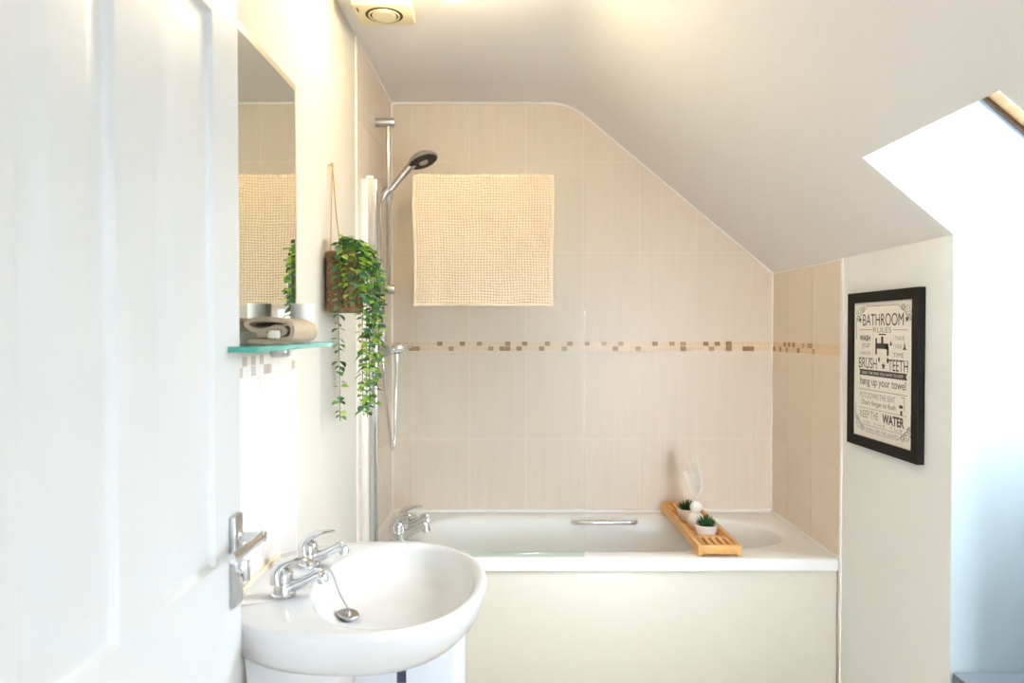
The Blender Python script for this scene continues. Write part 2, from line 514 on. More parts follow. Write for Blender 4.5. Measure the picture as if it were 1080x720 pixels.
# roof windows: plaster reveal, pine frame, glass
TH = 0.33
def sp(x, y, n): return Vector((x, y, zs(x))) + SN * n
def skylight(i, y0, y1, x0, x1):
    b = MB()
    c = [(x0, y0), (x1, y0), (x1, y1), (x0, y1)]
    for k in range(4):
        p, q = c[k], c[(k + 1) % 4]
        b.face([sp(*p, 0), sp(*q, 0), sp(*q, TH), sp(*p, TH)])
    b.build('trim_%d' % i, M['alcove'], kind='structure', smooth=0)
    b = MB()
    w = 0.055; dx = w * math.cos(SA)
    e = 0.02
    outer = [(x0 - e, y0 - e), (x1 + e, y0 - e), (x1 + e, y1 + e), (x0 - e, y1 + e)]
    inner = [(x0 + dx, y0 + w), (x1 - dx, y0 + w), (x1 - dx, y1 - w), (x0 + dx, y1 - w)]
    b.loft([[sp(*p, TH - 0.004) for p in outer], [sp(*p, TH - 0.004) for p in inner], [sp(*p, TH + 0.06) for p in inner], [sp(*p, TH + 0.06) for p in outer]], loop=True)
    fr_ = b.build('window_%d' % i, M['pine'], kind='structure', smooth=0)
    b = MB()
    inn = [(x0 + dx - .005, y0 + w - .005), (x1 - dx + .005, y0 + w - .005), (x1 - dx + .005, y1 - w + .005), (x0 + dx - .005, y1 - w + .005)]
    b.face([sp(*p, TH + 0.035) for p in inn])
    b.build('pane', M['win'], fr_, smooth=0)
    b = MB()
    g0 = [(x0, y0), (x1, y0), (x1, y1), (x0, y1)]
    gd = 0.014
    g1 = [(x0 + gd * math.cos(SA), y0 + gd), (x1 - gd * math.cos(SA), y0 + gd), (x1 - gd * math.cos(SA), y1 - gd), (x0 + gd * math.cos(SA), y1 - gd)]
    b.loft([[sp(*p, TH - 0.010) for p in g0], [sp(*p, TH - 0.018) for p in g1], [sp(*p, TH - 0.005) for p in g1], [sp(*p, TH - 0.005) for p in g0]], loop=True)
    b.build('gasket', M['darkwood'], fr_, smooth=0)
    ld = bpy.data.lights.new('sky_portal', 'AREA')
    ld.shape = 'RECTANGLE'; ld.size = (x1 - x0) / math.cos(SA) - 2 * w; ld.size_y = y1 - y0 - 2 * w
    ld.cycles.is_portal = True
    lo = bpy.data.objects.new('sky_portal', ld); COL.objects.link(lo)
    m = Matrix((SD, Vector((0, 1, 0)), SN)).transposed()
    if m.determinant() < 0: m = Matrix((SD, Vector((0, -1, 0)), SN)).transposed()
    m = m.to_4x4(); m.translation = sp((x0 + x1) / 2, (y0 + y1) / 2, TH + 0.05)
    lo.matrix_world = m
for i, w in enumerate(WINS): skylight(i + 1, *w)

# sealant beads and tile edging
b = MB()
B = 0.006
pts = [(XL, ZC)] + [(p.x, p.y) for p in arc] + [(XR, zs(XR))]
for (x0, z0), (x1, z1) in zip(pts[:-1], pts[1:]):
    b.sweep([(x0, YB - 0.003, z0 - 0.003), (x1, YB - 0.003, z1 - 0.003)], B, 6, up=(0, 1, 0))
for x in (XL + 0.003, XR - 0.003):
    b.sweep([(x, YB - 0.003, 0.55), (x, YB - 0.003, ZC if x < 0 else zs(XR))], B * 0.7, 6, up=(0, 1, 0))
b.sweep([(XR - 0.002, YTR, zs(XR) - 0.003), (XR - 0.002, YB, zs(XR) - 0.003)], B * 0.8, 6)
b.sweep([(XL + 0.002, YT, ZC - 0.003), (XL + 0.002, YB, ZC - 0.003)], B * 0.8, 6)
b.sweep([(XL, YB - 0.003, 0.553), (XR, YB - 0.003, 0.553)], 0.010, 6, up=(0, 1, 0))
b.sweep([(XR - 0.003, YTR + 0.004, 0.553), (XR - 0.003, YB, 0.553)], 0.008, 6)
b.sweep([(XL + 0.003, YTR + 0.004, 0.553), (XL + 0.003, YB, 0.553)], 0.008, 6)
b.build('trim_3', M['seal'], kind='structure')
b = MB()
b.box((XR - 0.006, YTR - 0.014, 0), (XR, YTR, zs(XR) - 0.001), 0.002)
b.box((XL, YT - 0.012, 0), (XL + 0.006, YT, ZC - 0.001), 0.002)
b.box((XL, 1.84, 0), (XL + 0.003, 1.846, 1.315), 0.001)
b.build('trim_4', M['seal'], kind='structure')
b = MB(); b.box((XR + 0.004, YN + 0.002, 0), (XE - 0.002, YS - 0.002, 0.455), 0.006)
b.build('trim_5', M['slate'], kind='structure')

# ------------------------------------------------------------------ bathtub
RZ = 0.55
def bath():
    t = thing('bathtub', (0.315, 2.98, 0), 'white built in bathtub with cream front panel along the tiled wall', 'bathtub')
    ox0, ox1, oy0, oy1 = XL + 0.0035, XR - 0.0035, YTR + 0.002, YB - 0.0035
    cx, cy = 0.355, 2.985
    ang = set(2 * PI * k / 144 for k in range(144))
    for x in (ox0, ox1):
        for y in (oy0, oy1): ang.add(math.atan2(y - cy, x - cx) % (2 * PI))
    ang = sorted(ang)
    def rect(a, dx, dy, ins=0):
        c, s_ = math.cos(a), math.sin(a)
        r = 1e9
        if c > 1e-9: r = min(r, (ox1 - ins - cx) / c)
        if c < -1e-9: r = min(r, (ox0 + ins - cx) / c)
        if s_ > 1e-9: r = min(r, (oy1 - ins - cy) / s_)
        if s_ < -1e-9: r = min(r, (oy0 + ins - cy) / s_)
        return Vector((cx + c * r, cy + s_ * r, 0))
    def inner(a, k=1.0, kx=1.0):
        c, s_ = math.cos(a), math.sin(a)
        hx, hy = (0.725 if c > 0 else 0.705) * kx, (0.272 if s_ > 0 else 0.255) * k
        n = 2.7 if c > 0 else 4.5
        # direction-true superellipse
        q = (abs(c / hx) ** n + abs(s_ / hy) ** n) ** (-1 / n)
        return Vector((cx + c * q, cy + s_ * q, 0))
    def ring(fn, z): return [fn(a) + Vector((0, 0, z)) for a in ang]
    rings = [ring(lambda a: rect(a, 0, 0), 0.508),
             ring(lambda a: rect(a, 0, 0), RZ - 0.006),
             ring(lambda a: rect(a, 0, 0, 0.002), RZ - 0.002),
             ring(lambda a: rect(a, 0, 0, 0.006), RZ),
             ring(lambda a: inner(a, 1.05, 1.018), RZ),
             ring(lambda a: inner(a, 1.0, 1.0), RZ - 0.004),
             ring(lambda a: inner(a, 0.965, 0.988), RZ - 0.018),
             ring(lambda a: inner(a, 0.94, 0.975), RZ - 0.06),
             ring(lambda a: inner(a, 0.88, 0.93), 0.32),
             ring(lambda a: inner(a, 0.80, 0.87), 0.20),
             ring(lambda a: inner(a, 0.70, 0.80), 0.165),
             ring(lambda a: inner(a, 0.40, 0.50), 0.158)]
    b = MB(); b.loft(rings, cap0=False)
    b.build('tub', M['acrylic'], t, smooth=50)
    b = MB(); b.box((XL + 0.004, YTR + 0.012, 0.0), (XR - 0.004, YTR + 0.028, 0.512), 0.003)
    b.build('side_panel', M['panel'], t, label='cream front panel')
    # recessed chrome grip on the far side
    gx0, gx1, gy, gz = (605 - 540) / 783 * 3.19, (673 - 540) / 783 * 3.19, 3.205, 0.530
    b = MB()
    xm = (gx0 + gx1) / 2
    path = bez([(gx0, gy + 0.035, gz - 0.004), (gx0 + 0.004, gy + 0.008, gz), (gx0 + 0.03, gy - 0.006, gz + 0.003), (xm, gy - 0.01, gz + 0.005), (gx1 - 0.03, gy - 0.006, gz + 0.003), (gx1 - 0.004, gy + 0.008, gz), (gx1, gy + 0.035, gz - 0.004)], 48)
    b.sweep(path, (0.009, 0.010) and 0.0105, 12)
    b.build('grip_handle', M['chrome'], t, label='chrome grip rail on the far side of the tub')
    b = MB()
    b.lathe([(0.0001, 0.0), (0.02, 0.0), (0.02, 0.006), (0.012, 0.009), (0.0001, 0.009)], 24, frame((-0.30, 3.0, 0.40), (1, 0, 0.2)))
    b.build('overflow_cap', M['chrome'], t)
    return t
bathtub = bath()

def tap(parent, loc, s=1.0, lift=0.0, droop=0.0):
    """deck tap: pillar body, rising spout, arched lever; local +x over the bowl"""
    L = Vector(loc)
    P = lambda x, y, z: L + Vector((x, y, z)) * s
    b = MB()
    T = Matrix.Translation(L) @ Matrix.Scale(s, 4)
    b.lathe([(0.0235, 0), (0.0235, 0.004), (0.0205, 0.007), (0.0185, 0.022), (0.0185, 0.026), (0.0178, 0.027), (0.0185, 0.028), (0.0182, 0.042), (0.016, 0.050), (0.010, 0.055), (0.0001, 0.057)], 32, T)
    body = b.build('tap', M['chrome'], parent)
    WLOC[body.name] = WLOC[parent.name]
    b = MB()
    path = bez([P(0.004, 0, 0.017), P(0.028, 0, 0.024), P(0.052, 0, 0.035), P(0.070, 0, 0.043), P(0.077, 0, 0.041)], 20)
    k = len(path)
    b.sweep(path, [((0.0140 - 0.003 * i / k) * s, (0.0125 - 0.0015 * i / k) * s) for i in range(k - 4)] + [(0.0098 * s, 0.0100 * s)] * 4, 18, up=(0, 0, 1))
    b.lathe([(0.0001, 0.002), (0.010, 0.002), (0.0108, 0), (0.0108, -0.012), (0.0085, -0.013), (0.0085, -0.009), (0.0001, -0.009)], 24, frame(P(0.073, 0, 0.038), (-0.35, 0, 1)) @ Matrix.Scale(s, 4))
    b.build('spout', M['chrome'], body)
    b = MB()
    path = bez([P(-0.011, 0, 0.026), P(-0.0125, 0, 0.046), P(-0.004, 0, 0.060), P(0.018, 0, 0.069 + lift * 0.4), P(0.040, 0, 0.0715 + lift - droop * 0.3), P(0.058, 0, 0.070 + lift * 1.6 - droop)], 40)
    k = len(path)
    ra = []
    for i in range(k):
        t = i / (k - 1)
        ra.append(((0.0195 - 0.011 * t) * s, (0.0125 * (1 - t) ** 1.4 + 0.0035) * s))
    b.sweep(path, ra, 18, up=(-1, 0, 0))
    b.build('lever', M['chrome'], body)
    return body

tap(bathtub, (-0.44, 2.86, RZ), 1.45, 0.0, 0.01)
tap(bathtub, (-0.44, 3.03, RZ), 1.25, 0.004)

# ------------------------------------------------------------------ washbasin
def basin():
    t = thing('washbasin', (-0.30, 1.53, 0), 'white oval ceramic washbasin with two chrome taps beside the open door', 'washbasin')
    cx, cy = -0.275, 1.533
    N = 128
    wall = XL + 0.004
    def outer(a, k=1.0):
        c, s_ = math.cos(a), math.sin(a)
        if c > 0: hx, hy, n = 0.222 * k, 0.283 * k, 2.05
        else: hx, hy, n = 0.30 * (0.45 + 0.55 * k), 0.283 * k, 2.5
        q = (abs(c / hx) ** n + abs(s_ / hy) ** n) ** (-1 / n)
        return Vector((max(cx + c * q, wall), cy + s_ * q, 0))
    ix, iy = -0.238, 1.533
    def inner(a, k=1.0):
        c, s_ = math.cos(a), math.sin(a)
        hx, hy, n = 0.163 * k, 0.247 * k, 2.15
        q = (abs(c / hx) ** n + abs(s_ / hy) ** n) ** (-1 / n)
        return Vector((ix + c * q, iy + s_ * q, 0))
    A = [2 * PI * k / N for k in range(N)]
    R = lambda fn, k, z: [fn(a, k) + Vector((0, 0, z)) for a in A]
    rings = [R(outer, 0.30, 0.733), R(outer, 0.50, 0.734), R(outer, 0.68, 0.741), R(outer, 0.82, 0.757), R(outer, 0.92, 0.782), R(outer, 0.975, 0.813),
             R(outer, 0.998, 0.836), R(outer, 1.0, 0.843), R(outer, 0.993, 0.849), R(outer, 0.975, 0.851),
             R(inner, 1.03, 0.850), R(inner, 1.0, 0.847), R(inner, 0.975, 0.838), R(inner, 0.93, 0.820), R(inner, 0.84, 0.798), R(inner, 0.68, 0.782), R(inner, 0.45, 0.773), R(inner, 0.2, 0.770), R(inner, 0.06, 0.768)]
    b = MB(); b.loft(rings)
    b.build('bowl', M['ceramic'], t, smooth=60)
    # pedestal
    b = MB()
    rr = []
    for z, w, d in ((0.0, 0.105, 0.20), (0.03, 0.10, 0.19), (0.25, 0.078, 0.16), (0.55, 0.085, 0.17), (0.69, 0.10, 0.20), (0.742, 0.112, 0.22)):
        ring = []
        for k in range(33):
            a = -PI / 2 + PI * k / 32
            ring.append(Vector((wall + 0.02 + d * max(0, math.cos(a)) ** 0.7, cy - 0.0 + w * math.sin(a), z)))
        rr.append(ring)
    b.loft(rr)
    b.build('pedestal', M['ceramic'], t, smooth=50)
    b = MB()
    b.box((XL + 0.002, cy - 0.165, 0.845), (XL + 0.010, cy + 0.165, 0.858), 0.003)
    b.build('sealant', M['stain'], t, label='yellowed sealant along the wall')
    tap(t, (-0.445, 1.44, 0.8505), 1.0, 0.001, 0.008)
    tap(t, (-0.445, 1.625, 0.8505), 1.0, 0.003)
    # overflow slot, plug and chain
    b = MB()
    b.lathe([(0.0001, 0.0), (0.0045, 0.0), (0.006, 0.004), (0.0045, 0.006), (0.0001, 0.006)], 20, frame((-0.3975, 1.505, 0.823), (1, 0, 0.35)) @ Matrix.Diagonal((2.2, 1.0, 1, 1)))
    b.build('overflow_slot', M['satin'], t)
    b = MB()
    pm = frame((-0.335, 1.505, 0.7865), (0.16, -0.05, 1))
    b.lathe([(0.0001, -0.005), (0.016, -0.005), (0.017, 0.000), (0.022, 0.001), (0.0225, 0.002), (0.0225, 0.004), (0.0215, 0.005), (0.006, 0.0055), (0.0045, 0.007), (0.004, 0.012), (0.0001, 0.0125)], 32, pm)
    pl = b.build('plug', M['satin'], t)
    WLOC[pl.name] = WLOC[t.name]
    b = MB()
    e = pm @ Vector((0, 0, 0.012))
    path = bez([(-0.418, 1.60, 0.853), (-0.400, 1.597, 0.853), (-0.386, 1.590, 0.842), (-0.362, 1.550, 0.815), e], 60)
    for p in path[::1]:
        b.lathe([(0.0001, -0.0013), (0.0015, -0.001), (0.0018, 0), (0.0015, 0.001), (0.0001, 0.0013)], 6, Matrix.Translation(p))
    b.sweep(path, 0.0009, 5)
    b.build('chain', M['satin'], t)
    return t
basin()

# white bin beyond the basin
t = thing('laundry_bin', (-0.205, 1.86, 0), 'white square bin with rounded top standing beyond the washbasin', 'bin')
b = MB(); b.box((-0.40, 1.74, 0.0), (-0.125, 2.0, 0.655), 0.018, seg=4)
b.build('body', M['bin'], t)
b = MB(); b.box((-0.272, 1.737, 0.535), (-0.250, 1.742, 0.572), 0.003)
b.build('grip_slot', M['bindark'], t, label='dark grip slot')

# ------------------------------------------------------------------ door
def door():
    t = thing('door_1', (-0.49, 0.60, 0.0), 'white panelled door folded back in front of the left wall', 'door')
    t['kind'] = 'structure'
    xf, xb = -0.47, -0.505
    y0, y1, z0, z1 = 0.60, 1.28, 0.008, 1.985
    P = [(0.70, 0.89), (0.98, 1.18)]
    Z = [(0.20, 0.78), (0.985, 1.875)]
    b = MB()
    for side, x, s in (('f', xf, -1), ('b', xb, 1)):
        ys = sorted({y0, y1} | {v for p in P for v in p}); zz = sorted({z0, z1} | {v for p in Z for v in p})
        for ya, yb in zip(ys[:-1], ys[1:]):
            for za, zb in zip(zz[:-1], zz[1:]):
                if (ya, yb) in P and (za, zb) in Z:
                    rr = []
                    for ins, d in ((0, 0), (0.005, 0.001), (0.009, 0.0055), (0.016, 0.009), (0.022, 0.0095), (0.036, 0.0095), (0.058, 0.003), (0.063, 0.0025)):
                        rr.append([Vector((x + s * d, a_, c_)) for a_, c_ in ((ya + ins, za + ins), (yb - ins, za + ins), (yb - ins, zb - ins), (ya + ins, zb - ins))])
                    b.loft(rr, cap0=False, cap1=True)
                else:
                    b.face([(x, ya, za), (x, yb, za), (x, yb, zb), (x, ya, zb)])
    for q in ([(xf, y0, z0), (xb, y0, z0), (xb, y0, z1), (xf, y0, z1)], [(xf, y1, z0), (xb, y1, z0), (xb, y1, z1), (xf, y1, z1)],
              [(xf, y0, z1), (xf, y1, z1), (xb, y1, z1), (xb, y0, z1)], [(xf, y0, z0), (xf, y1, z0), (xb, y1, z0), (xb, y0, z0)]):
        b.face(q)
    bmesh.ops.remove_doubles(b.bm, verts=b.bm.verts, dist=1e-5)
    b.build('leaf', M['door'], t, smooth=25)
    b = MB(); b.box((xf - 0.001, 1.229, 0.905), (xf + 0.010, 1.266, 1.058), 0.003)
    pl = b.build('handle_plate', M['satin'], t); WLOC[pl.name] = WLOC[t.name]
    b = MB()
    hz = 1.020; hy = 1.247
    b.lathe([(0.0001, 0), (0.0115, 0), (0.0115, 0.004), (0.0085, 0.006), (0.0085, 0.034), (0.009, 0.045), (0.0001, 0.046)], 24, frame((xf + 0.009, hy, hz), (1, 0, 0)))
    b.sweep(bez([(xf + 0.046, hy + 0.004, hz), (xf + 0.047, hy - 0.03, hz), (xf + 0.045, hy - 0.07, hz - 0.001), (xf + 0.040, hy - 0.112, hz - 0.003)], 18), [(0.008, 0.0095)] * 6 + [(0.0065, 0.009)] * 13, 16)
    b.build('lever_handle', M['chrome'], pl)
    b = MB()
    b.lathe([(0.0001, 0), (0.010, 0), (0.010, 0.006), (0.006, 0.008), (0.0001, 0.008)], 24, frame((xf + 0.009, hy, 0.963), (1, 0, 0)))
    b.box((xf + 0.015, hy - 0.003, 0.945), (xf + 0.028, hy + 0.003, 0.981), 0.002)
    b.build('thumb_turn', M['chrome'], pl)
    for z in (0.25, 1.0, 1.75):
        b = MB()
        b.box((XL, y0 - 0.004, z - 0.05), (xf + 0.002, y0 - 0.0005, z + 0.05), 0.0008)
        b.sweep([(xf + 0.004, y0 - 0.004, z - 0.05), (xf + 0.004, y0 - 0.004, z + 0.05)], 0.006, 10, up=(0, 1, 0))
        b.build('hinge', M['satin'], t)
door()

# ------------------------------------------------------------------ mirror and glass shelf
t = thing('wall_mirror', (XL, 1.56, 1.36), 'tall rectangular frameless mirror on the cream wall beside the door', 'mirror')
b = MB(); b.box((XL + 0.001, 1.27, 1.365), (XL + 0.010, 1.832, 1.968), 0.002)
b.build('backing', M['mirroredge'], t)
b = MB(); b.box((XL + 0.0095, 1.288, 1.383), (XL + 0.0115, 1.814, 1.950))
b.build('mirror_glass', M['mirror'], t, smooth=0)

SZ = 1.331
t = thing('glass_shelf', (XL, 1.49, SZ), 'clear glass shelf with green edges under the mirror', 'shelf')
b = MB()
b.box((XL + 0.004, 1.227, SZ), (-0.42, 1.75, SZ + 0.010), 0.0)
for f in b.bm.faces:
    f.material_index = 0 if abs(f.normal.z) > 0.5 else 1
b.build('glass_plate', [M['shelfglass'], M['glassedge']], t, smooth=0)
for y in (1.33, 1.665):
    b = MB()
    b.lathe([(0.0001, 0), (0.0125, 0), (0.0135, 0.003), (0.0135, 0.034), (0.011, 0.038), (0.0001, 0.039)], 28, frame((XL + 0.001, y, SZ - 0.0105), (1, 0, 0)))
    b.build('bracket', M['satin'], t)

# folded towel on the shelf
def folded_towel():
    t = thing('folded_towel', (-0.465, 1.50, SZ + 0.010), 'folded beige hand towel resting on the glass shelf', 'towel')
    x0, z0 = -0.512, SZ + 0.0105
    C = bez([(0.004, 0, 0.0065), (0.035, 0, 0.0062), (0.070, 0, 0.0068), (0.086, 0, 0.012), (0.091, 0, 0.024), (0.086, 0, 0.037), (0.068, 0, 0.0445), (0.035, 0, 0.0475), (0.012, 0, 0.0465),
             (0.002, 0, 0.040), (0.006, 0, 0.0325), (0.018, 0, 0.0265), (0.035, 0, 0.0265), (0.055, 0, 0.031), (0.069, 0, 0.0305), (0.0745, 0, 0.024), (0.068, 0, 0.018), (0.045, 0, 0.0185), (0.022, 0, 0.017)], 108)
    th = 0.0043
    L_, R_ = [], []
    for i, p in enumerate(C):
        d = (C[min(i + 1, len(C) - 1)] - C[max(i - 1, 0)]).normalized()
        n = Vector((-d.z, 0, d.x))
        L_.append(p + n * th); R_.append(p - n * th)
    prof = L_ + R_[::-1]
    rings = []
    ny = 26
    for k in range(ny + 1):
        y = 1.425 + 0.19 * k / ny
        e = 1 - 0.12 * max(0, (k - ny + 4) / 4) ** 2
        rg = []
        for p in prof:
            v = Vector((x0 + 0.045 + (p.x - 0.045) * e, y, z0 + p.z * e))
            nz = noise.noise(v * 70) * 0.0016 + noise.noise(v * 20) * 0.002
            v.z = max(z0 + 0.001, v.z + nz)
            v.x += noise.noise(v * 60 + Vector((5, 1, 2))) * 0.0016
            v.y += noise.noise(v * 45 + Vector((1, 7, 3))) * 0.003
            rg.append(v)
        rings.append(rg)
    b = MB(); b.loft(rings)
    b.build('towelling', M['towel'], t, smooth=60)
    b = MB()
    b.box((x0 + 0.044, 1.421, z0 + 0.011), (x0 + 0.068, 1.4225, z0 + 0.027), 0.0004)
    b.box((x0 + 0.044, 1.421, z0 + 0.025), (x0 + 0.068, 1.440, z0 + 0.027), 0.0004)
    b.build('care_tag', M['tag'], t, label='pale cloth tag')
folded_towel()

T = Matrix.Translation((-0.479, 1.70, SZ + 0.0105))
b = MB()
b.lathe([(0.0001, 0), (0.023, 0), (0.025, 0.003), (0.0265, 0.085), (0.026, 0.087), (0.0245, 0.087), (0.0225, 0.006), (0.0001, 0.005)], 40, T)
tag(b.build('tumbler', M['tumbler'], smooth=50), 'white tumbler on the glass shelf behind the folded towel', 'tumbler')

# ------------------------------------------------------------------ shower screen and bath mat
GY = 2.668
def screen():
    t = thing('shower_screen', (-0.14, GY, RZ), 'clear glass shower screen with chrome edge standing on the bath rim', 'shower screen')
    b = MB()
    pts = [(-0.492, 0.562), (0.262, 0.562)]
    for k in range(9):
        a = PI / 2 * k / 8
        pts.append((0.262 - 0.02 + 0.02 * math.cos(a), 1.908 - 0.02 + 0.02 * math.sin(a)))
    pts.append((-0.492, 1.908))
    b.prism([(x, GY - 0.003, z) for x, z in pts], (0, 0.006, 0))
    b.build('glass_panel', M['glass'], t, smooth=0)
    b = MB(); b.box((XL + 0.0022, GY - 0.016, 0.556), (-0.514, GY + 0.016, 1.905), 0.002)
    b.build('wall_channel', M['seal'], t, label='white wall channel')
    b = MB(); b.box((-0.5135, GY - 0.011, 0.556), (-0.484, GY + 0.011, 1.905), 0.003)
    b.build('edge_profile', M['chrome'], t)
    b = MB(); b.box((-0.484, GY - 0.006, 0.5505), (0.262, GY + 0.006, 0.566), 0.003)
    b.build('bottom_seal', M['shelfglass'], t)
    b = MB(); b.box((-0.520, GY - 0.012, 1.905), (-0.495, GY + 0.012, 1.918), 0.003)
    b.build('top_cap', M['seal'], t)
screen()

def hung_mat():
    x0, x1 = -0.352, 0.148
    front, back = 0.455, 0.36
    off = 0.009
    rad = off
    ztop = 1.909
    arcl = PI * rad
    Ltot = front + arcl + back
    nb = 46                                  # bobbles across
    pitch = (x1 - x0 - 0.02) / nb
    nu = nb * 6
    nv = int(Ltot / pitch * 6)
    b = MB()
    def base(s):
        if s < front: return Vector((0, -off, ztop - (front - s))), Vector((0, -1, 0))
        if s < front + arcl:
            a = (s - front) / rad
            return Vector((0, -off * math.cos(a), ztop + off * math.sin(a))), Vector((0, -math.cos(a), math.sin(a)))
        return Vector((0, off, ztop - (s - front - arcl))), Vector((0, 1, 0))
    rows_o = []
    for j in range(nv + 1):
        s = Ltot * j / nv
        p, n = base(s)
        row = []
        for i in range(nu + 1):
            u = i / nu
            x = x0 + (x1 - x0) * u
            w = Vector((x * 9, s * 9, 1.3))
            jx = noise.noise(w * 1.5) * 0.35; jy = noise.noise(w * 1.5 + Vector((9, 4, 2))) * 0.45
            fu = (x - x0 - 0.01) / pitch + jx
            fv = s / (pitch * 0.92) + jy
            h = (abs(math.sin(PI * fu)) ** 0.45) * (abs(math.sin(PI * fv)) ** 0.55)
            cell = Vector((math.floor(fu), math.floor(fv), 3.3))
            h *= 0.75 + 0.35 * noise.noise(cell * 7.31)
            m_ = min(x - x0, x1 - x, s, Ltot - s)
            if m_ < 0.010: h = 0.35
            xx = x + 0.004 * math.sin(s * 14) * (1 - 2 * u) * (s < front) + 0.003 * (noise.noise(Vector((0 if u < .5 else 7, s * 6, 0))))
            sag = 0.0
            if s < front:
                d = front - s
                sag = -0.004 * math.sin(u * 9 + 1) * (d / front) ** 1.5 - 0.007 * max(0, 1 - ((u - 0.1) / 0.1) ** 2) * (d / front) ** 2
            zz = 0.0025 * noise.noise(Vector((u * 4, 0.3, 0))) * (1 - abs(2 * s / Ltot - 1)) 
            v = Vector((xx, GY + p.y + min(0, sag), p.z + zz)) + n * (0.0005 + 0.0085 * h)
            row.append(b.bm.verts.new(v))
        rows_o.append(row)
    for r0, r1 in zip(rows_o[:-1], rows_o[1:]):
        for i in range(nu):
            b.bm.faces.new((r0[i], r0[i + 1], r1[i + 1], r1[i]))
    o = b.build('bath_mat', M['mat'], smooth=180)
    tag(o, 'beige bobbled bath mat hung over the top of the glass screen', 'bath mat')
hung_mat()

